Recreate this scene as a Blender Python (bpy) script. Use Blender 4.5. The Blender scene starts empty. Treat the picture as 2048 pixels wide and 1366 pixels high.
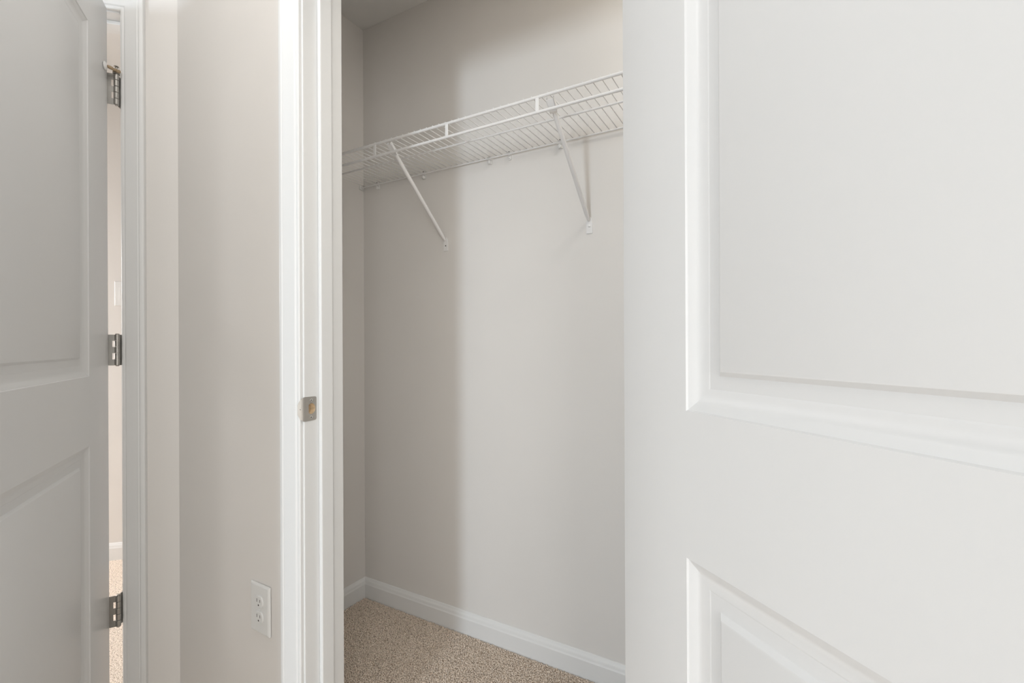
import bpy, bmesh, math, random
from mathutils import Vector, Matrix
import numpy as np
random.seed(7)
C = bpy.context.scene.collection
S = bpy.context.scene
PI = math.pi

# ------------------------------------------------------------------ camera
YAW = math.radians(29.6)
cam_d = bpy.data.cameras.new('camera')
cam = bpy.data.objects.new('camera', cam_d); C.objects.link(cam)
cam_d.sensor_width = 36.0
cam_d.lens = 941.0 / 2048.0 * 36.0
cam_d.clip_start = 0.01
cam.location = (0, 0, 1.095)
cam.rotation_euler = (Matrix.Rotation(YAW, 3, 'Z') @ Matrix.Rotation(PI/2, 3, 'X') @ Matrix.Rotation(-0.0042, 3, 'Z')).to_euler()
S.camera = cam

# ------------------------------------------------------------------ world, lights, exposure
S.view_settings.view_transform = 'Standard'
S.view_settings.look = 'None'
S.view_settings.gamma = 1
S.view_settings.use_curve_mapping = False
S.view_settings.exposure = 0.0
W = bpy.data.worlds.new('world'); S.world = W; W.use_nodes = True
W.node_tree.nodes['Background'].inputs[0].default_value = (0.86, 0.93, 1.0, 1)
W.node_tree.nodes['Background'].inputs[1].default_value = 1.0

def area(name, loc, target, sx, sy, power, col=(1, 1, 1)):
    d = bpy.data.lights.new(name, 'AREA'); d.shape = 'RECTANGLE'; d.size = sx; d.size_y = sy
    d.energy = power; d.color = col
    o = bpy.data.objects.new(name, d); C.objects.link(o); o.location = loc
    o.rotation_euler = (Vector(target) - Vector(loc)).to_track_quat('-Z', 'Y').to_euler()
    return o
# tall narrow window in the wall behind the photographer
area('window_daylight', (-0.30, -4.60, 1.15), (-0.58, 1.45, 0.95), 0.50, 0.95, 80.0, (0.875, 1.0, 1.12))
# unseen fill light added right of the photographer, reaching into the closet
area('side_fill', (1.55, -1.3, 1.15), (-1.0, 1.0, 0.9), 1.5, 1.7, 44.0, (1.01, 1.0, 0.98))
# added overhead fill for the left door and walls, no fixture in view
area('overhead_fill', (-0.85, 0.2, 2.42), (-0.85, 0.2, 0.0), 0.6, 0.6, 4.6, (1.01, 0.99, 0.97))
# added fill that lifts the closet's shaded side, hidden at its right end
area('closet_fill', (0.12, 1.02, 2.42), (0.10, 1.05, 0.0), 0.35, 0.25, 4.8, (1.0, 0.96, 0.89))
# daylight in the room beyond the left door
area('next_room_daylight', (-3.9, 0.3, 1.25), (-2.7, 0.8, 0.1), 1.0, 1.2, 74.0, (1.02, 0.99, 0.985))

# ------------------------------------------------------------------ materials
def mat(name, col, rough=0.5, metal=0.0, spec=0.5, bump=None, var=None):
    m = bpy.data.materials.new(name); m.use_nodes = True
    nt = m.node_tree; b = nt.nodes['Principled BSDF']
    b.inputs['Base Color'].default_value = (*col, 1)
    b.inputs['Roughness'].default_value = rough
    b.inputs['Metallic'].default_value = metal
    b.inputs['Specular IOR Level'].default_value = spec
    tc = nt.nodes.new('ShaderNodeTexCoord')
    if bump:
        sc, st, dist = bump
        n = nt.nodes.new('ShaderNodeTexNoise'); n.inputs['Scale'].default_value = sc; n.inputs['Detail'].default_value = 3
        nt.links.new(tc.outputs['Object'], n.inputs['Vector'])
        bp = nt.nodes.new('ShaderNodeBump'); bp.inputs['Strength'].default_value = st; bp.inputs['Distance'].default_value = dist
        nt.links.new(n.outputs['Fac'], bp.inputs['Height']); nt.links.new(bp.outputs['Normal'], b.inputs['Normal'])
    if var:
        sc, amt = var
        n = nt.nodes.new('ShaderNodeTexNoise'); n.inputs['Scale'].default_value = sc; n.inputs['Detail'].default_value = 4
        nt.links.new(tc.outputs['Object'], n.inputs['Vector'])
        r = nt.nodes.new('ShaderNodeValToRGB')
        r.color_ramp.elements[0].position = 0.35; r.color_ramp.elements[1].position = 0.65
        r.color_ramp.elements[0].color = (*[c * (1 - amt) for c in col], 1)
        r.color_ramp.elements[1].color = (*[min(1, c * (1 + amt)) for c in col], 1)
        nt.links.new(n.outputs['Fac'], r.inputs['Fac']); nt.links.new(r.outputs['Color'], b.inputs['Base Color'])
    return m
WALL = (0.76, 0.735, 0.705)
M_wall = mat('matte_greige_wall_paint', WALL, 0.75, spec=0.25, bump=(260, 0.05, 0.001), var=(3, 0.008))
M_ceil = mat('flat_ceiling_paint', (0.80, 0.79, 0.77), 0.9, spec=0.2, bump=(200, 0.06, 0.001))
M_trim = mat('semi_gloss_white_trim', (0.785, 0.785, 0.775), 0.34, spec=0.45, bump=(60, 0.02, 0.0006))
M_door = mat('satin_white_door_paint', (0.70, 0.70, 0.695), 0.32, spec=0.45, bump=(420, 0.04, 0.0005), var=(4, 0.006))
M_shelf = mat('white_vinyl_coated_wire', (0.80, 0.79, 0.78), 0.38, spec=0.5, bump=(300, 0.03, 0.0004))
M_clip = mat('white_plastic_clip', (0.78, 0.77, 0.75), 0.45, bump=(300, 0.03, 0.0004))
M_nickel = mat('satin_nickel', (0.40, 0.385, 0.36), 0.34, 0.95, bump=(500, 0.06, 0.0004), var=(40, 0.05))
M_strike = mat('brushed_nickel_strike', (0.50, 0.475, 0.44), 0.52, 0.75, bump=(500, 0.05, 0.0004), var=(30, 0.04))
M_brass = mat('antique_brass', (0.42, 0.32, 0.21), 0.35, 0.85, bump=(400, 0.06, 0.0004), var=(60, 0.08))
M_rub = mat('white_rubber_bumper', (0.80, 0.79, 0.77), 0.5, bump=(300, 0.03, 0.0004))
M_hole = mat('dark_hole', (0.06, 0.05, 0.045), 0.8, bump=(200, 0.02, 0.0002))
M_wood = mat('raw_bored_wood', (0.62, 0.47, 0.30), 0.7, bump=(300, 0.2, 0.0006), var=(120, 0.15))
M_plate = mat('white_nylon_plate', (0.78, 0.78, 0.765), 0.35, bump=(300, 0.02, 0.0003))
M_screw = mat('zinc_screw', (0.72, 0.71, 0.68), 0.25, 0.9, bump=(300, 0.03, 0.0003))

def carpet_mat(name, dark, light):
    m = bpy.data.materials.new(name); m.use_nodes = True
    nt = m.node_tree; b = nt.nodes['Principled BSDF']; b.inputs['Roughness'].default_value = 0.95
    b.inputs['Specular IOR Level'].default_value = 0.1
    b.inputs['Sheen Weight'].default_value = 0.35
    tc = nt.nodes.new('ShaderNodeTexCoord')
    n = nt.nodes.new('ShaderNodeTexNoise'); n.inputs['Scale'].default_value = 190; n.inputs['Detail'].default_value = 3
    nt.links.new(tc.outputs['Object'], n.inputs['Vector'])
    r = nt.nodes.new('ShaderNodeValToRGB')
    r.color_ramp.elements[0].position = 0.33; r.color_ramp.elements[1].position = 0.48
    r.color_ramp.elements[0].color = (*dark, 1); r.color_ramp.elements[1].color = (*light, 1)
    nt.links.new(n.outputs['Fac'], r.inputs['Fac']); nt.links.new(r.outputs['Color'], b.inputs['Base Color'])
    v = nt.nodes.new('ShaderNodeTexVoronoi'); v.inputs['Scale'].default_value = 230
    nt.links.new(tc.outputs['Object'], v.inputs['Vector'])
    bp = nt.nodes.new('ShaderNodeBump'); bp.inputs['Strength'].default_value = 0.8; bp.inputs['Distance'].default_value = 0.004; bp.invert = True
    nt.links.new(v.outputs['Distance'], bp.inputs['Height']); nt.links.new(bp.outputs['Normal'], b.inputs['Normal'])
    return m
M_carpet = carpet_mat('beige_cut_pile_carpet', (0.40, 0.285, 0.185), (0.98, 0.835, 0.70))

# ------------------------------------------------------------------ helpers
def finish(name, bm, m, parent=None, kind=None, smooth=None, bevel=None):
    bmesh.ops.recalc_face_normals(bm, faces=bm.faces)
    me = bpy.data.meshes.new(name); bm.to_mesh(me); bm.free()
    for mm in (m if isinstance(m, (list, tuple)) else [m]): me.materials.append(mm)
    o = bpy.data.objects.new(name, me); C.objects.link(o)
    if parent: o.parent = parent
    if kind: o['kind'] = kind
    if smooth is not None:
        for p in me.polygons: p.use_smooth = True
        me.set_sharp_from_angle(angle=math.radians(smooth))
    if bevel:
        md = o.modifiers.new('bevel', 'BEVEL'); md.width = bevel; md.segments = 2; md.limit_method = 'ANGLE'
        md.angle_limit = math.radians(35)
    return o
def tag(o, label, cat, group=None, kind=None):
    o['label'] = label; o['category'] = cat
    if group: o['group'] = group
    if kind: o['kind'] = kind
    return o
def empty(name, loc):
    o = bpy.data.objects.new(name, None); C.objects.link(o); o.location = loc; o.empty_display_size = 0.05
    return o
def box(bm, lo, hi, M=None):
    vs = []
    for x in (lo[0], hi[0]):
        for y in (lo[1], hi[1]):
            for z in (lo[2], hi[2]):
                v = Vector((x, y, z)); vs.append(bm.verts.new(M @ v if M else v))
    for f in ((0,1,3,2),(4,6,7,5),(0,4,5,1),(2,3,7,6),(0,2,6,4),(1,5,7,3)):
        bm.faces.new([vs[i] for i in f])
def tube(bm, pts, r, n=10, caps=True):
    """round bar through a list of points"""
    pts = [Vector(p) for p in pts]; rings = []
    ref = None
    for i, p in enumerate(pts):
        d = (pts[min(i+1, len(pts)-1)] - pts[max(i-1, 0)]).normalized()
        if ref is None:
            ref = d.cross(Vector((0, 0, 1)))
            if ref.length < 0.1: ref = d.cross(Vector((1, 0, 0)))
        a = (ref - d * ref.dot(d)).normalized(); ref = a; b = d.cross(a)
        rr = r[i] if isinstance(r, (list, tuple)) else r
        rings.append([bm.verts.new(p + rr * (math.cos(2*PI*k/n) * a + math.sin(2*PI*k/n) * b)) for k in range(n)])
    for i in range(len(rings)-1):
        for k in range(n):
            bm.faces.new((rings[i][k], rings[i][(k+1) % n], rings[i+1][(k+1) % n], rings[i+1][k]))
    if caps:
        bm.faces.new(rings[0][::-1]); bm.faces.new(rings[-1])
def extrude_profile(bm, prof, p0, p1, out, up, m0=0.0, m1=0.0):
    """prof: list of (a, b): a along `up`, b along `out`; closed section swept from p0 to p1.
    m0, m1: mitre shear, extra travel along the sweep per unit of a."""
    p0, p1, out, up = Vector(p0), Vector(p1), Vector(out).normalized(), Vector(up).normalized()
    d = (p1 - p0).normalized()
    A = [bm.verts.new(p0 + a*up + b*out + d*(m0*a)) for a, b in prof]
    B = [bm.verts.new(p1 + a*up + b*out + d*(m1*a)) for a, b in prof]
    n = len(prof)
    for i in range(n): bm.faces.new((A[i], A[(i+1) % n], B[(i+1) % n], B[i]))
    bm.faces.new(A[::-1]); bm.faces.new(B)
def ringface(bm, pts): return bm.faces.new([bm.verts.new(Vector(p)) for p in pts])

H = 2.44
TW = 0.725         # room face of the closet front wall
TI = 0.84          # closet face of it
TB = 1.45          # closet back wall
SL = -1.557        # closet left wall
SR = 0.42          # closet right wall
JL, JR = -0.9787, -0.1655   # closet jamb faces
HEAD = 2.045
Kc = Vector((-1.5484, 0.725, 0)); Jc = Vector((-1.6505, 0.6231, 0))
wd = Vector((0.70711, 0.70711, 0)); nin = Vector((-0.70711, 0.70711, 0))   # along the angled wall, into it
OPW = 0.82         # width of the angled doorway
Jf = Jc - wd * OPW
Lend = Kc - wd * 1.32

# ------------------------------------------------------------------ shell
bm = bmesh.new()
box(bm, (Kc.x, TW, 0), (JL-0.018, TI, H)); box(bm, (JR+0.018, TW, 0), (1.7, TI, H)); box(bm, (JL-0.018, TW, HEAD+0.018), (JR+0.018, TI, H))
finish('wall_front', bm, M_wall, kind='structure')
bm = bmesh.new(); box(bm, (SL-0.1, TB, 0), (SR+0.1, TB+0.1, H)); finish('wall_closet_back', bm, M_wall, kind='structure')
bm = bmesh.new(); box(bm, (SL-0.1, TW+0.06, 0), (SL, TB, H)); finish('wall_closet_left', bm, M_wall, kind='structure')
bm = bmesh.new(); box(bm, (SR, TI, 0), (SR+0.1, TB, H)); finish('wall_closet_right', bm, M_wall, kind='structure')
# angled wall with the doorway
Mang = Matrix(((wd.x, nin.x, 0, Kc.x), (wd.y, nin.y, 0, Kc.y), (0, 0, 1, 0), (0, 0, 0, 1)))   # local x along wall (0 at corner), y into wall
aJ = -(Kc - Jc).length; aF = aJ - OPW
bm = bmesh.new()
box(bm, (aJ+0.018, 0, 0), (0.0, 0.11, H), Mang); box(bm, (-1.32, 0, 0), (aF-0.018, 0.11, H), Mang)
box(bm, (aF-0.018, 0, HEAD+0.018), (aJ+0.018, 0.11, H), Mang)
finish('wall_angled', bm, M_wall, kind='structure')
bm = bmesh.new(); box(bm, (Lend.x-0.1, -4.7, 0), (Lend.x, Lend.y+0.06, H)); finish('wall_left', bm, M_wall, kind='structure')
bm = bmesh.new(); box(bm, (1.6, -4.7, 0), (1.7, TW, H)); finish('wall_right', bm, M_wall, kind='structure')
bm = bmesh.new(); box(bm, (Lend.x-0.1, -4.8, 0), (1.7, -4.7, H)); finish('wall_behind', bm, M_wall, kind='structure')
# room beyond the doorway
dfar = 1.227
bm = bmesh.new(); box(bm, (-2.6, dfar, 0), (0.75, dfar+0.1, H), Mang); finish('wall_next_room', bm, M_wall, kind='structure')
bm = bmesh.new(); box(bm, (-2.7, -0.3, 0), (-2.6, dfar+0.1, H), Mang); finish('wall_next_room_side', bm, M_wall, kind='structure')
bm = bmesh.new(); box(bm, (0.35, 0.7, 0), (0.45, dfar, H), Mang); finish('wall_next_room_end', bm, M_wall, kind='structure')
# ceiling and floor slabs
bm = bmesh.new(); box(bm, (-4.6, -4.8, H), (1.7, 2.6, H+0.08)); finish('ceiling', bm, M_ceil, kind='structure')
bm = bmesh.new(); box(bm, (-4.6, -4.8, -0.08), (1.7, 2.6, 0.0)); finish('floor', bm, M_carpet, kind='structure')

# ------------------------------------------------------------------ baseboards
BB = [(0, 0), (0, 0.0135), (0.060, 0.0135), (0.0635, 0.0115), (0.0665, 0.0105), (0.072, 0.0100), (0.0755, 0.0085), (0.0790, 0.0052), (0.0830, 0.0040), (0.0845, 0.002), (0.0845, 0)]
def baseboard(name, p0, p1, out, sh0=0, sh1=0):
    bm = bmesh.new()
    p0, p1, out = Vector(p0), Vector(p1), Vector(out).normalized(); d = (p1-p0).normalized(); up = Vector((0, 0, 1))
    A = [bm.verts.new(p0 + a*up + b*out + d*(sh0*b)) for a, b in BB]
    B = [bm.verts.new(p1 + a*up + b*out - d*(sh1*b)) for a, b in BB]
    n = len(BB)
    for i in range(n): bm.faces.new((A[i], A[(i+1) % n], B[(i+1) % n], B[i]))
    bm.faces.new(A[::-1]); bm.faces.new(B)
    return finish(name, bm, M_trim, kind='structure', smooth=28)
baseboard('baseboard_closet_back', (SL, TB, 0), (SR, TB, 0), (0, -1, 0), 1, 1)
baseboard('baseboard_closet_left', (SL, TI, 0), (SL, TB, 0), (1, 0, 0), 0, 1)
baseboard('baseboard_closet_right', (SR, TI, 0), (SR, TB, 0), (-1, 0, 0), 0, 1)
t225 = math.tan(math.radians(22.5))
baseboard('baseboard_front', (Kc.x, TW, 0), (-1.0502, TW, 0), (0, -1, 0), t225, 0)
baseboard('baseboard_angled', Kc - wd*0.094, Kc, -nin, 0, t225)
baseboard('baseboard_next_room', Mang @ Vector((-2.6, dfar, 0)), Mang @ Vector((0.35, dfar, 0)), -nin, 0, 0)

# ------------------------------------------------------------------ door frames: jamb, stop, casing
def casing_prof(w):
    return [(0, 0), (0, 0.0075), (0.0015, 0.0095), (0.005, 0.0105), (0.0095, 0.0095), (0.0125, 0.0125), (0.018, 0.0135), (w-0.022, 0.0142), (w-0.016, 0.0155),
            (w-0.0135, 0.0145), (w-0.011, 0.0165), (w-0.006, 0.0172), (w-0.002, 0.0160), (w, 0.0135), (w, 0)]
def frame(name, origin, ax, inn, width, cw, reveal, depth, stop_y, stop_w):
    """origin: right jamb corner on the room face; ax points to the right along the wall, inn into the wall"""
    root = empty(name, (origin[0], origin[1], 0)); root['kind'] = 'structure'
    ax, inn = Vector(ax), Vector(inn); z = Vector((0, 0, 1))
    def P(a, b, h): return ax*a + inn*b + z*h      # local to the root
    def pr(x0, x1, y0, y1, z0, z1, nm, bev):
        bm = bmesh.new(); M = Matrix(((ax.x, inn.x, 0, 0), (ax.y, inn.y, 0, 0), (0, 0, 1, 0), (0, 0, 0, 1)))
        box(bm, (x0, y0, z0), (x1, y1, z1), M); return finish(nm, bm, M_trim, root, bevel=bev)
    pr(0, 0.018, 0, depth, 0, HEAD+0.018, 'jamb', 0.0018)
    pr(-width-0.018, -width, 0, depth, 0, HEAD+0.018, 'jamb', 0.0018)
    pr(-width, 0, 0, depth, HEAD, HEAD+0.018, 'head_jamb', 0.0018)
    pr(-0.011, 0, stop_y, stop_y+stop_w, 0, HEAD, 'door_stop_moulding', 0.0025)
    pr(-width, -width+0.011, stop_y, stop_y+stop_w, 0, HEAD, 'door_stop_moulding', 0.0025)
    pr(-width+0.011, -0.011, stop_y, stop_y+stop_w, HEAD-0.011, HEAD, 'door_stop_moulding', 0.0025)
    pf = casing_prof(cw)
    zt = HEAD + reveal
    bm = bmesh.new(); extrude_profile(bm, pf, P(reveal, 0, 0), P(reveal, 0, zt), -inn, ax, 0, 1); finish('casing', bm, M_trim, root, smooth=25)
    bm = bmesh.new(); extrude_profile(bm, pf, P(-width-reveal, 0, 0), P(-width-reveal, 0, zt), -inn, -ax, 0, 1); finish('casing', bm, M_trim, root, smooth=25)
    bm = bmesh.new(); extrude_profile(bm, pf, P(-width-reveal, 0, zt), P(reveal, 0, zt), -inn, z, -1, 1); finish('head_casing', bm, M_trim, root, smooth=25)
    return root
tr1 = frame('trim_1', (JR, TW), (1, 0, 0), (0, 1, 0), JR-JL, 0.0670, 0.0035, TI-TW, 0.040, 0.035)
tr2 = frame('trim_2', (Jc.x, Jc.y), wd, nin, OPW, 0.0585, 0.0050, 0.11, 0.038, 0.034)

# ------------------------------------------------------------------ panel doors
PROF = [(0, 0), (0.0015, -0.0022), (0.005, -0.0034), (0.010, -0.0062), (0.016, -0.0086), (0.022, -0.0094), (0.0262, -0.0094), (0.0285, -0.0102), (0.0440, -0.0090), (0.0492, -0.0040), (0.051, -0.0034)]
def panel_door(name, wid, stile, z_rows, thick=0.035, ztop=2.04, zbot=0.014):
    """local: x from the hinge edge, y = 0 the face seen, +y away from it; z up"""
    bm = bmesh.new()
    xs = [0, stile, wid-stile, wid]
    zs = [zbot, z_rows[0], z_rows[1], z_rows[2], z_rows[3], ztop]
    for side in (0, 1):
        Y = 0.0 if side == 0 else thick
        sg = 1 if side == 0 else -1
        for i in range(3):
            for j in range(5):
                x0, x1, z0, z1 = xs[i], xs[i+1], zs[j], zs[j+1]
                if i == 1 and j in (1, 3):
                    prev = None
                    for off, dep in PROF:
                        y = Y - sg*dep
                        ring = [bm.verts.new((x0+off, y, z0+off)), bm.verts.new((x1-off, y, z0+off)), bm.verts.new((x1-off, y, z1-off)), bm.verts.new((x0+off, y, z1-off))]
                        if prev:
                            for k in range(4): bm.faces.new((prev[k], prev[(k+1) % 4], ring[(k+1) % 4], ring[k]))
                        prev = ring
                    bm.faces.new(prev)
                else:
                    ringface(bm, [(x0, Y, z0), (x1, Y, z0), (x1, Y, z1), (x0, Y, z1)])
    for x in (0, wid):
        for j in range(5): ringface(bm, [(x, 0, zs[j]), (x, thick, zs[j]), (x, thick, zs[j+1]), (x, 0, zs[j+1])])
    for z in (zbot, ztop):
        for i in range(3): ringface(bm, [(xs[i], 0, z), (xs[i+1], 0, z), (xs[i+1], thick, z), (xs[i], thick, z)])
    bmesh.ops.remove_doubles(bm, verts=bm.verts, dist=1e-5)
    eds = []
    for e in bm.edges:
        if len(e.link_faces) == 2 and e.calc_face_angle(0) > 1.4: eds.append(e)
    bmesh.ops.recalc_face_normals(bm, faces=bm.faces)
    bmesh.ops.bevel(bm, geom=eds, offset=0.0022, segments=3, affect='EDGES', profile=0.5)
    return finish('door_slab', bm, M_door, smooth=22)
def place_door(name, slab, origin, D, n):
    D = Vector((D[0], D[1], 0)).normalized(); y = -Vector((n[0], n[1], 0)).normalized()
    root = empty(name, (origin[0], origin[1], 0)); root['kind'] = 'structure'
    slab.parent = root
    slab.matrix_local = Matrix(((D.x, y.x, 0, 0), (D.y, y.y, 0, 0), (0, 0, 1, 0), (0, 0, 0, 1)))
    return root
ROWS = (0.235, 0.835, 1.011, 1.915)
d1 = place_door('door_1', panel_door('s', 0.807, 0.129, ROWS), (-0.1972, 0.6754), (0.7716, -0.6361), (-0.6361, -0.7716))
E = Vector((-1.6475, 0.5923, 0)); D2 = Vector((0.830, -0.558, 0)).normalized(); n2 = Vector((0.558, 0.830, 0)).normalized()
d2 = place_door('door_2', panel_door('s', 0.812, 0.151, ROWS), (E.x, E.y), D2, n2)

# hinges: leaf from the door edge to the knuckle, leaf from the knuckle to the jamb
def hinge_part(root, pivot, din, jin, zc, hh=0.0875, lv=0.0195):
    """pivot xy; din / jin unit vectors from pivot to the door edge and to the jamb"""
    loc = Vector(root.location)
    seg = hh / 5; R = 0.0062
    pivot = Vector((pivot[0], pivot[1], 0)) - Vector((loc.x, loc.y, 0))
    def fr(u, t):   # matrix: local x along u, y across, z up
        c = Vector((-u.y, u.x, 0))
        return Matrix(((u.x, c.x, 0, pivot.x), (u.y, c.y, 0, pivot.y), (0, 0, 1, zc), (0, 0, 0, 1)))
    out = []
    for k in range(5):
        bm = bmesh.new(); z0 = -hh/2 + k*seg
        tube(bm, [(pivot.x, pivot.y, zc+z0+0.0004), (pivot.x, pivot.y, zc+z0+0.0012), (pivot.x, pivot.y, zc+z0+seg-0.0012), (pivot.x, pivot.y, zc+z0+seg-0.0004)], [R-0.0006, R, R, R-0.0006], 18)
        out.append(bm)
    # everything of one hinge is one part with knuckles as sub-parts
    bm = bmesh.new(); M = fr(din, 0)
    th = 0.0011
    box(bm, (0.0115, -th, -hh/2), (lv+0.030, th, hh/2), M)
    for k in (0, 2, 4): box(bm, (0.003, -th, -hh/2+k*seg), (0.0115, th, -hh/2+(k+1)*seg), M)
    leafd = finish('hinge_leaf', bm, M_nickel, root)
    bm = bmesh.new(); M = fr(jin, 0)
    box(bm, (0.0115, -th, -hh/2), (lv+0.030, th, hh/2), M)
    for k in (1, 3): box(bm, (0.003, -th, -hh/2+k*seg), (0.0115, th, -hh/2+(k+1)*seg), M)
    leafj = finish('hinge_leaf', bm, M_nickel, root)
    for b in out: finish('hinge_knuckle', b, M_nickel, leafd, smooth=25)
    bm = bmesh.new(); tube(bm, [(pivot.x, pivot.y, zc+hh/2), (pivot.x, pivot.y, zc+hh/2+0.0015), (pivot.x, pivot.y, zc+hh/2+0.003)], [0.0050, 0.0056, 0.0030], 16)
    tube(bm, [(pivot.x, pivot.y, zc-hh/2-0.002), (pivot.x, pivot.y, zc-hh/2)], [0.0035, 0.0048], 16)
    finish('hinge_pin', bm, M_nickel, leafd, smooth=40)
P2 = E + n2*0.020
jdir = (Jc - P2).normalized()
for zc in (1.8155, 1.0755, 0.3345): hinge_part(d2, (P2.x, P2.y), -n2, jdir, zc, lv=0.0195)
piv1 = Vector((-0.168, 0.7155, 0))
for zc in (1.8155, 1.0755, 0.3345):
    hinge_part(d1, (piv1.x, piv1.y), Vector((-0.6361, -0.7716, 0)), Vector((0, 1, 0)), zc, lv=0.0150)

# ------------------------------------------------------------------ strike plate on the left closet jamb
def strike():
    zc = 0.936; hh = 0.0290
    root_loc = tr1.location
    ox, oy = root_loc.x, root_loc.y
    x = JL - ox + 0.0013
    t0, t1 = TW + 0.0008 - oy, 0.7585 - oy
    # main plate outline with rounded far corners, and a bored hole
    out = [(t0, zc-hh), ]
    r = 0.005
    for k in range(7):
        a = -PI/2 + k*PI/12; out.append((t1-r + r*math.cos(a), zc-hh+0.0005+r + r*math.sin(a)))
    for k in range(7):
        a = k*PI/12; out.append((t1-r + r*math.cos(a), zc+hh-0.0005-r + r*math.sin(a)))
    out.append((t0, zc+hh))
    hc = 0.7445 - oy; hr = 0.0112
    N = 36
    # triangulated plate with hole: bridge outline to circle by angle
    def ray(a):
        dx, dz = math.cos(a), math.sin(a); best = 1
        for i in range(len(out)):
            (x1, z1), (x2, z2) = out[i], out[(i+1) % len(out)]
            ex, ez = x2-x1, z2-z1; den = dx*ez - dz*ex
            if abs(den) < 1e-12: continue
            tt = ((x1-hc)*ez - (z1-zc)*ex)/den; uu = ((x1-hc)*dz - (z1-zc)*dx)/den
            if tt > 0 and -1e-6 <= uu <= 1+1e-6: best = min(best, tt)
        return best
    angs = [2*PI*k/72 for k in range(72)] + [math.atan2(z-zc, tt-hc) % (2*PI) for tt, z in out]
    angs = sorted(set(round(a, 5) for a in angs))
    bm = bmesh.new(); rings = []
    def hole(a):
        cx, cz = hr*math.cos(a), 0.0128*math.sin(a)
        return max(cx, -0.0078), cz
    for xx in (x, x-0.0013):
        O = [bm.verts.new((xx, hc + ray(a)*math.cos(a), zc + ray(a)*math.sin(a))) for a in angs]
        I = [bm.verts.new((xx, hc + hole(a)[0], zc + hole(a)[1])) for a in angs]
        rings.append((O, I)); n = len(angs)
        for k in range(n): bm.faces.new((O[k], O[(k+1) % n], I[(k+1) % n], I[k]))
    for q in (0, 1):
        A, B = rings[0][q], rings[1][q]
        for k in range(n): bm.faces.new((A[k], A[(k+1) % n], B[(k+1) % n], B[k]))
    # curved lip, D shaped, bending away round the jamb edge
    L = 8; cols = []
    for i in range(L+1):
        f = i/L
        tt = t0 - 0.0135*f; xx = x - 0.0085*f**2.0
        hz = hh*math.sqrt(max(0.0, 1 - (f*0.93)**2))
        cols.append([bm.verts.new((xx, tt, zc + hz*(2*j/10-1))) for j in range(11)])
    for i in range(L):
        for j in range(10): bm.faces.new((cols[i][j], cols[i+1][j], cols[i+1][j+1], cols[i][j+1]))
    o = finish('strike_plate', bm, M_strike, tr1, smooth=35)
    for sz in (-1, 1):
        bm = bmesh.new(); tube(bm, [(x-0.001, t0+0.0175, zc+sz*0.0205), (x+0.0006, t0+0.0175, zc+sz*0.0205), (x+0.0011, t0+0.0175, zc+sz*0.0205)], [0.0032, 0.0032, 0.0022], 16)
        s_ = finish('screw', bm, M_screw, o, smooth=35)
        bm = bmesh.new(); box(bm, (x+0.0011, t0+0.0167, zc+sz*0.0205-0.0014), (x+0.0014, t0+0.0183, zc+sz*0.0205+0.0014)); finish('screw_recess', bm, M_hole, o)
    bm = bmesh.new(); box(bm, (x-0.0048, t0-0.0098, zc-0.0004), (x-0.0030, t0-0.0090, zc+0.0012)); 
    finish('pin_hole', bm, M_hole, o)
    # the bore cut in the jamb, seen through the plate
    bm = bmesh.new()
    Q1 = [bm.verts.new((x+0.004, hc + hole(a)[0]*1.02, zc + hole(a)[1]*1.02)) for a in angs]
    Q2 = [bm.verts.new((x-0.0155, hc + hole(a)[0]*1.02, zc + hole(a)[1]*1.02)) for a in angs]
    for k in range(n): bm.faces.new((Q1[k], Q1[(k+1) % n], Q2[(k+1) % n], Q2[k]))
    bm.faces.new(Q1); bm.faces.new(Q2)
    cut = finish('cutter', bm, M_wood, tr1)
    jamb = [c for c in tr1.children if c.name.startswith('jamb')]
    jamb = min(jamb, key=lambda c: min(v.co.x for v in c.data.vertices))
    md = jamb.modifiers.new('bore', 'BOOLEAN'); md.object = cut; md.operation = 'DIFFERENCE'; md.solver = 'EXACT'
    dg = bpy.context.evaluated_depsgraph_get(); dg.update()
    me = bpy.data.meshes.new_from_object(jamb.evaluated_get(dg))
    jamb.modifiers.clear(); jamb.data = me; bpy.data.objects.remove(cut)
    bm = bmesh.new()
    R1 = [bm.verts.new((x-0.0012, hc + hole(a)[0]*1.0, zc + hole(a)[1]*1.0)) for a in angs]
    R2 = [bm.verts.new((x-0.014, hc-0.002 + hole(a)[0]*0.75, zc + hole(a)[1]*0.75)) for a in angs]
    for k in range(n): bm.faces.new((R1[k], R1[(k+1) % n], R2[(k+1) % n], R2[k]))
    bm.faces.new(R2)
    finish('latch_bore', bm, M_wood, o)
strike()

# ------------------------------------------------------------------ wire shelf
shelf = empty('wire_shelf', (SL, TB, 1.755))
tag(shelf, 'white vinyl coated wire shelf across the closet back wall', 'shelf')
ZS = 1.7570; YF = 1.145; YB = 1.440; YM = 1.281
X0, X1 = SL+0.004, SR-0.004
def rel(p): return Vector(p) - shelf.location
def sbar(name, p0, p1, r, n=12):
    bm = bmesh.new(); tube(bm, [rel(p0), rel(p1)], r, n); return finish(name, bm, M_shelf, shelf, smooth=40)
sbar('front_rail', (X0, YF, ZS), (X1, YF, ZS), 0.0042)
sbar('lip_rail', (X0, YF-0.002, ZS-0.0420), (X1, YF-0.002, ZS-0.0420), 0.0041)
sbar('middle_rail', (X0, YM, ZS-0.0012), (X1, YM, ZS-0.0012), 0.0030)
sbar('back_rail', (X0, YB, ZS), (X1, YB, ZS), 0.0030)
w0 = None
k = 0; sp = 0.0245; x = X0+0.012
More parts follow.
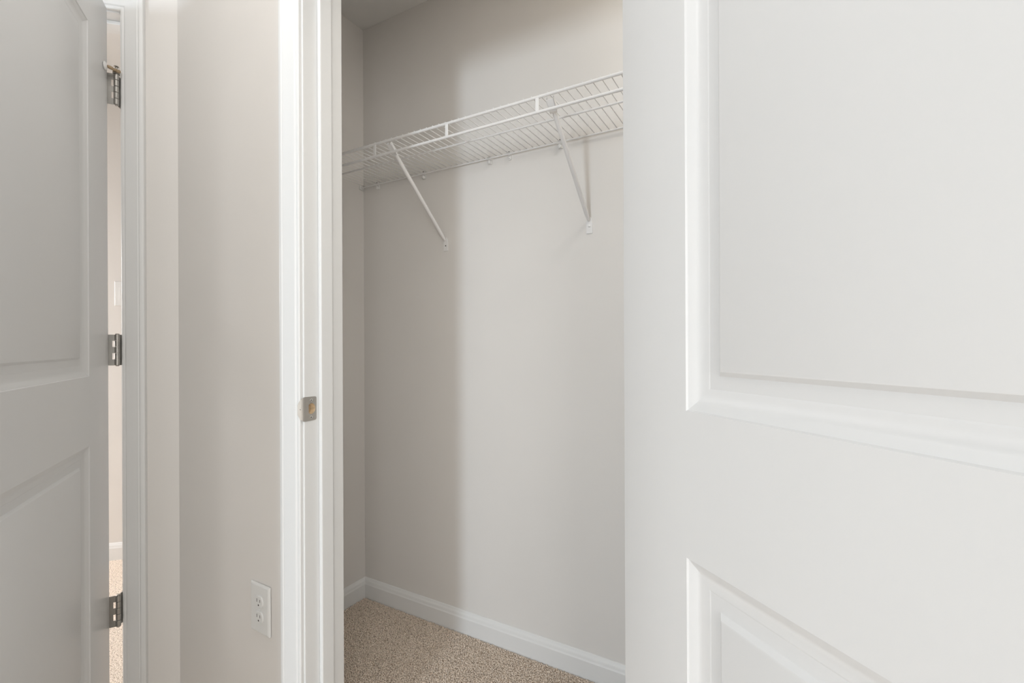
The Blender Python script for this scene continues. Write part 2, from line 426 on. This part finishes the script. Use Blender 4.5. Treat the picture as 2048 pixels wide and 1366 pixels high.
while x < X1-0.004:
    if w0 is None:
        bm = bmesh.new(); zt = 0.0040 + 0.0003
        tube(bm, [(0, YF-0.0035, 0), (0, YB+0.004, 0)], 0.00135, 8)
        me = bpy.data.meshes.new('cross_wire'); bm.to_mesh(me); bm.free(); me.materials.append(M_shelf)
        for p in me.polygons: p.use_smooth = True
        w0 = me
    o = bpy.data.objects.new('cross_wire', w0); C.objects.link(o); o.parent = shelf
    o.location = (x - SL, -TB, ZS + 0.0042 - 1.755)
    x += sp; k += 1
for s in (-1.479, -1.174, -0.874, -0.568, -0.262, 0.043, 0.348):
    bm = bmesh.new()
    a = rel((s, YF-0.0022, 0)); 
    box(bm, (a.x-0.0052, a.y-0.0012, ZS-0.040-1.755), (a.x+0.0052, a.y+0.0012, ZS-0.002-1.755))
    finish('lip_strap', bm, M_shelf, shelf, bevel=0.0008)

# braces
def brace(s, label, zwall, head_w):
    r = empty('shelf_brace', (s, TB, 1.47)); tag(r, label, 'bracket', 'diagonal braces under the wire shelf')
    def L(p): return Vector(p) - Vector((s, TB, 1.47))
    top = (s, YF+0.0058, ZS-0.0092); bot = (s-0.001, TB-0.006, zwall+0.020)
    T, B = Vector(top), Vector(bot); d = (B-T).normalized()
    # tube, flattened to a flange where it meets the wall
    bm = bmesh.new()
    tube(bm, [L(T + d*0.022), L(T + d*0.050), L(B - d*0.030), L(B - d*0.012), L(B)], [0.0056, 0.0069, 0.0069, 0.0062, 0.0042], 14)
    finish('tube', bm, M_shelf, r, smooth=50)
    # channel shaped head hooked over the front rail
    side = Vector((1, 0, 0)); up = side.cross(d)
    if up.z < 0: up = -up
    bm = bmesh.new()
    M = Matrix(((side.x, d.x, up.x, L(T).x), (side.y, d.y, up.y, L(T).y), (side.z, d.z, up.z, L(T).z), (0, 0, 0, 1)))
    hw = head_w
    box(bm, (-hw, -0.004, -0.0062), (-hw+0.0022, 0.034, 0.0052), M); box(bm, (hw-0.0022, -0.004, -0.0062), (hw, 0.034, 0.0052), M)
    box(bm, (-hw, 0.0, -0.0062), (hw, 0.038, -0.0042), M)
    finish('hook', bm, M_shelf, r, bevel=0.0008)
    # flat wall plate
    bm = bmesh.new(); p = L((s, TB, zwall))
    def outl(y):
        pts = []
        for a, b in ((-0.0105, -0.020), (-0.009, -0.0215), (0.009, -0.0215), (0.0105, -0.020), (0.0105, 0.010), (0.0085, 0.022), (0.005, 0.030), (-0.005, 0.030), (-0.0085, 0.022), (-0.0105, 0.010)):
            pts.append(bm.verts.new((p.x+a, y, p.z+b)))
        return pts
    A, Bv = outl(p.y), outl(p.y-0.0026)
    for i in range(len(A)): bm.faces.new((A[i], A[(i+1) % len(A)], Bv[(i+1) % len(A)], Bv[i]))
    bm.faces.new(A); bm.faces.new(Bv[::-1])
    finish('wall_plate', bm, M_shelf, r, bevel=0.0007)
    return r, p
r, p = brace(-1.114, 'slim white diagonal brace under shelf, in the dim left part', 1.465, 0.0090)
bm = bmesh.new(); tube(bm, [(p.x, p.y-0.0022, p.z-0.001), (p.x, p.y-0.0029, p.z-0.001)], 0.0024, 12); finish('screw_hole', bm, M_hole, r)
r, p = brace(-0.533, 'slim white diagonal brace under shelf, in the bright right part', 1.465, 0.0110)
bm = bmesh.new(); tube(bm, [(p.x, p.y-0.0022, p.z+0.002), (p.x, p.y-0.0036, p.z+0.002), (p.x, p.y-0.0048, p.z+0.002)], [0.0042, 0.0038, 0.0018], 16); finish('screw', bm, M_shelf, r, smooth=60)

# wall clips that hold the back rail
clips = [(-1.468, 'small white shelf clip nearest the closet corner'),
         (-1.217, 'small white shelf clip beside the left brace, on back rail'),
         (-0.910, 'small white shelf clip, left of the close middle pair'),
         (-0.826, 'thin open white shelf clip, right of the close middle pair'),
         (-0.633, 'small white shelf clip beside the right brace')]
for i, (s, lab) in enumerate(clips):
    loc = Vector((s, TB, ZS))
    open_ = (i == 3)
    w = 0.0075 if not open_ else 0.0045
    bm = bmesh.new()
    # saddle round the rail (an arc) and a stem down with a rounded foot
    pr = []
    for k in range(9):
        a = math.radians(150 - k*33); pr.append((YB-TB + 0.0062*math.cos(a), 0.0062*math.sin(a)))
    inner = [(YB-TB + (y-(YB-TB))*0.60, z*0.60) for y, z in pr]
    loop = pr + inner[::-1]
    for sx in (0,):
        A = [bm.verts.new((-w, y, z)) for y, z in loop]; B = [bm.verts.new((w, y, z)) for y, z in loop]
        n = len(loop)
        for q in range(n): bm.faces.new((A[q], A[(q+1) % n], B[(q+1) % n], B[q]))
        bm.faces.new(A[::-1]); bm.faces.new(B)
    box(bm, (-w, -0.0060, -0.019), (w, -0.0002, 0.004))
    o = finish('shelf_clip', bm, M_clip, bevel=0.0006); o.location = loc
    tag(o, lab, 'clip', 'wall clips along the back of the wire shelf')
    bm = bmesh.new(); tube(bm, [(0, -0.005, -0.0130), (0, -0.0120, -0.0130), (0, -0.0138, -0.0130)], [0.0065, 0.0065, 0.0040] if not open_ else [0.0026, 0.0026, 0.0014], 14)
    finish('anchor', bm, M_clip, o, smooth=40)
    bm = bmesh.new(); box(bm, (0.0005 if not open_ else -0.001, -0.0135, 0.0032), (0.0040 if not open_ else 0.0016, -0.0085, 0.0078)); finish('slot', bm, M_hole, o)
bm = bmesh.new(); box(bm, (0, -0.012, -0.010), (0.004, 0.010, 0.008)); tube(bm, [(0.003, 0, 0), (0.011, 0, 0)], 0.0055, 14)
o = finish('end_clip', bm, M_clip, bevel=0.0006); o.location = (SL, YB-0.002, ZS-0.001)
tag(o, 'tiny white end clip holding the back rail at left wall', 'clip')
bm = bmesh.new(); box(bm, (0, -0.016, -0.050), (0.004, 0.012, 0.010)); box(bm, (0.004, -0.010, -0.052), (0.016, 0.008, -0.048)); box(bm, (0.004, -0.010, -0.0085), (0.016, 0.008, -0.0045))
o = finish('end_bracket', bm, M_clip, bevel=0.0006); o.location = (SL, YF, ZS)
tag(o, 'white end bracket carrying the shelf front rails at left wall', 'bracket')

# ------------------------------------------------------------------ duplex outlet
ou = empty('wall_outlet', (-1.1465, TW, 0.420)); tag(ou, 'white duplex wall outlet left of the closet casing', 'outlet')
ou.rotation_euler = (0, 0, math.radians(-1.2)); ou.location.y = TW - 0.0010
bm = bmesh.new()
def rect(y, a, b): return [bm.verts.new((sx*a, y, sz*b)) for sx, sz in ((-1, -1), (1, -1), (1, 1), (-1, 1))]
rings = [rect(0, 0.0397, 0.062), rect(-0.0022, 0.0397, 0.062), rect(-0.0042, 0.0388, 0.0611), rect(-0.0058, 0.0352, 0.0575)]
for i in range(3):
    for k in range(4): bm.faces.new((rings[i][k], rings[i][(k+1) % 4], rings[i+1][(k+1) % 4], rings[i+1][k]))
bm.faces.new(rings[0][::-1]); bm.faces.new(rings[3])
finish('cover_plate', bm, M_plate, ou, smooth=20)
for sz in (1, -1):
    bm = bmesh.new(); n = 40; zc = sz*0.0195
    def sh(a, R):
        x, z = R*math.cos(a), R*math.sin(a); lim = R*0.86
        return max(-R, min(R, x)), max(-lim, min(lim, z))
    A = []
    for y, R in ((-0.005, 0.0172), (-0.0078, 0.0172), (-0.0084, 0.0166)):
        A.append([bm.verts.new((sh(2*PI*k/n, R)[0], y, zc+sh(2*PI*k/n, R)[1])) for k in range(n)])
    for i in range(2):
        for k in range(n): bm.faces.new((A[i][k], A[i][(k+1) % n], A[i+1][(k+1) % n], A[i+1][k]))
    bm.faces.new(A[2])
    rc = finish('receptacle', bm, M_plate, ou, smooth=35)
    for dx, hh in ((-0.0064, 0.0042), (0.0064, 0.0036)):
        bm = bmesh.new(); box(bm, (dx-0.0009, -0.0086, zc+0.0035-hh), (dx+0.0009, -0.0083, zc+0.0035+hh)); finish('slot', bm, M_hole, rc)
    bm = bmesh.new(); tube(bm, [(0, -0.0083, zc-0.0080), (0, -0.0086, zc-0.0080)], 0.0023, 12); finish('ground_hole', bm, M_hole, rc)
bm = bmesh.new(); tube(bm, [(0, -0.0056, 0), (0, -0.0066, 0), (0, -0.0072, 0)], [0.0030, 0.0030, 0.0018], 16); finish('screw', bm, M_plate, ou, smooth=40)

# ------------------------------------------------------------------ light switch in the next room
sw_c = Mang @ Vector((-0.6865, dfar, 1.346))
sw = empty('light_switch', sw_c); tag(sw, 'white light switch on bright wall seen through hinge gap', 'switch')
sw.rotation_euler = (0, 0, math.radians(45))
bm = bmesh.new(); rings = [rect(0, 0.038, 0.062), rect(-0.003, 0.038, 0.062), rect(-0.0058, 0.0345, 0.0585)]
for i in range(2):
    for k in range(4): bm.faces.new((rings[i][k], rings[i][(k+1) % 4], rings[i+1][(k+1) % 4], rings[i+1][k]))
bm.faces.new(rings[0][::-1]); bm.faces.new(rings[2])
finish('cover_plate', bm, M_plate, sw)
bm = bmesh.new(); box(bm, (-0.0165, -0.0082, -0.033), (0.0165, -0.0055, 0.033)); finish('rocker', bm, M_plate, sw, bevel=0.0008)

# ------------------------------------------------------------------ hinge pin door stop on the top hinge
zt = 1.8155 + 0.0437
ds = empty('hinge_pin_door_stop', (P2.x, P2.y, zt)); tag(ds, 'small brass hinge pin door stop with white bumpers on top hinge', 'door stop')
up = Vector((0, 0, 1)); Pz = Vector((P2.x, P2.y, 0))
bm = bmesh.new(); tube(bm, [(0, 0, 0.0), (0, 0, 0.0028)], 0.0082, 20)
tube(bm, [(0, 0, 0.0028), (0, 0, 0.0215)], 0.0026, 12)
tube(bm, [(0, 0, 0.0200), (0, 0, 0.0210), (0, 0, 0.0224), (0, 0, 0.0232)], [0.0052, 0.0068, 0.0060, 0.0030], 18)
finish('pin_head', bm, M_nickel, ds, smooth=40)
e1 = E + D2*0.030 + n2*0.0075 - Pz + up*0.0050
e2 = Jc + wd*0.0085 - nin*0.0225 - Pz + up*0.0065
md = (e1 + e2)*0.5
bm = bmesh.new()
tube(bm, [e1, e1*0.85+e2*0.15, e1*0.6+e2*0.4, e1*0.58+e2*0.42, e1*0.35+e2*0.65, e1*0.34+e2*0.66, e1*0.05+e2*0.95, e2], [0.0030, 0.0046, 0.0046, 0.0036, 0.0036, 0.0044, 0.0048, 0.0052], 14)
finish('threaded_rod', bm, M_brass, ds, smooth=40)
bm = bmesh.new(); tube(bm, [up*0.0028 + md*0.2, up*0.0090 + md*0.2], [0.0070, 0.0066], 18); finish('collar', bm, M_brass, ds, smooth=40)
bm = bmesh.new(); tube(bm, [e1, e1 - n2*0.0030, e1 - n2*0.0055, e1 - n2*0.0070], [0.0046, 0.0105, 0.0112, 0.0098], 22)
finish('bumper', bm, M_rub, ds, smooth=40)
bm = bmesh.new(); tube(bm, [e2, e2 + nin*0.003, e2 + nin*0.0052], [0.0046, 0.0056, 0.0050], 18)
finish('bumper', bm, M_rub, ds, smooth=40)

# ------------------------------------------------------------------ carpet pile in the closet and across its threshold
def tufts(name, x0, x1, y0, y1, step, seed, label):
    rng = np.random.default_rng(seed)
    nx, ny = int((x1-x0)/step), int((y1-y0)/step)
    gx, gy = np.meshgrid(np.arange(nx), np.arange(ny))
    cx = x0 + (gx.ravel()+0.5)*step + rng.uniform(-.45, .45, nx*ny)*step
    cy = y0 + (gy.ravel()+0.5)*step + rng.uniform(-.45, .45, nx*ny)*step
    n = len(cx); r = step*rng.uniform(.42, .68, n); h = rng.uniform(.0050, .0075, n)
    lx, ly = rng.normal(0, .0016, n), rng.normal(0, .0016, n); a0 = rng.uniform(0, 2*PI, n)
    V = np.zeros((n, 9, 3))
    for k in range(4):
        a = a0 + k*PI/2
        V[:, k, 0] = cx + r*.75*np.cos(a); V[:, k, 1] = cy + r*.75*np.sin(a); V[:, k, 2] = 0.0
        a = a + .5
        V[:, 4+k, 0] = cx + lx*.7 + r*np.cos(a); V[:, 4+k, 1] = cy + ly*.7 + r*np.sin(a); V[:, 4+k, 2] = h*.72
    V[:, 8, 0] = cx + lx; V[:, 8, 1] = cy + ly; V[:, 8, 2] = h
    F = []
    for k in range(4):
        F.append([k, (k+1) % 4, 4+(k+1) % 4]); F.append([k, 4+(k+1) % 4, 4+k]); F.append([4+k, 4+(k+1) % 4, 8])
    F = np.array(F); faces = (F[None] + (np.arange(n)*9)[:, None, None]).reshape(-1, 3)
    me = bpy.data.meshes.new(name)
    me.vertices.add(n*9); me.vertices.foreach_set('co', V.reshape(-1))
    me.loops.add(len(faces)*3); me.loops.foreach_set('vertex_index', faces.reshape(-1).astype(np.int32))
    me.polygons.add(len(faces)); me.polygons.foreach_set('loop_start', (np.arange(len(faces))*3).astype(np.int32))
    me.polygons.foreach_set('use_smooth', np.ones(len(faces), dtype=bool))
    me.update(); me.validate(); me.materials.append(M_carpet)
    o = bpy.data.objects.new(name, me); C.objects.link(o); tag(o, label, 'carpet', kind='stuff')
    return o
tufts('carpet_pile', SL+0.015, SR-0.015, TI-0.10, TB-0.014, 0.0042, 3, 'beige cut pile carpet covering the closet floor')
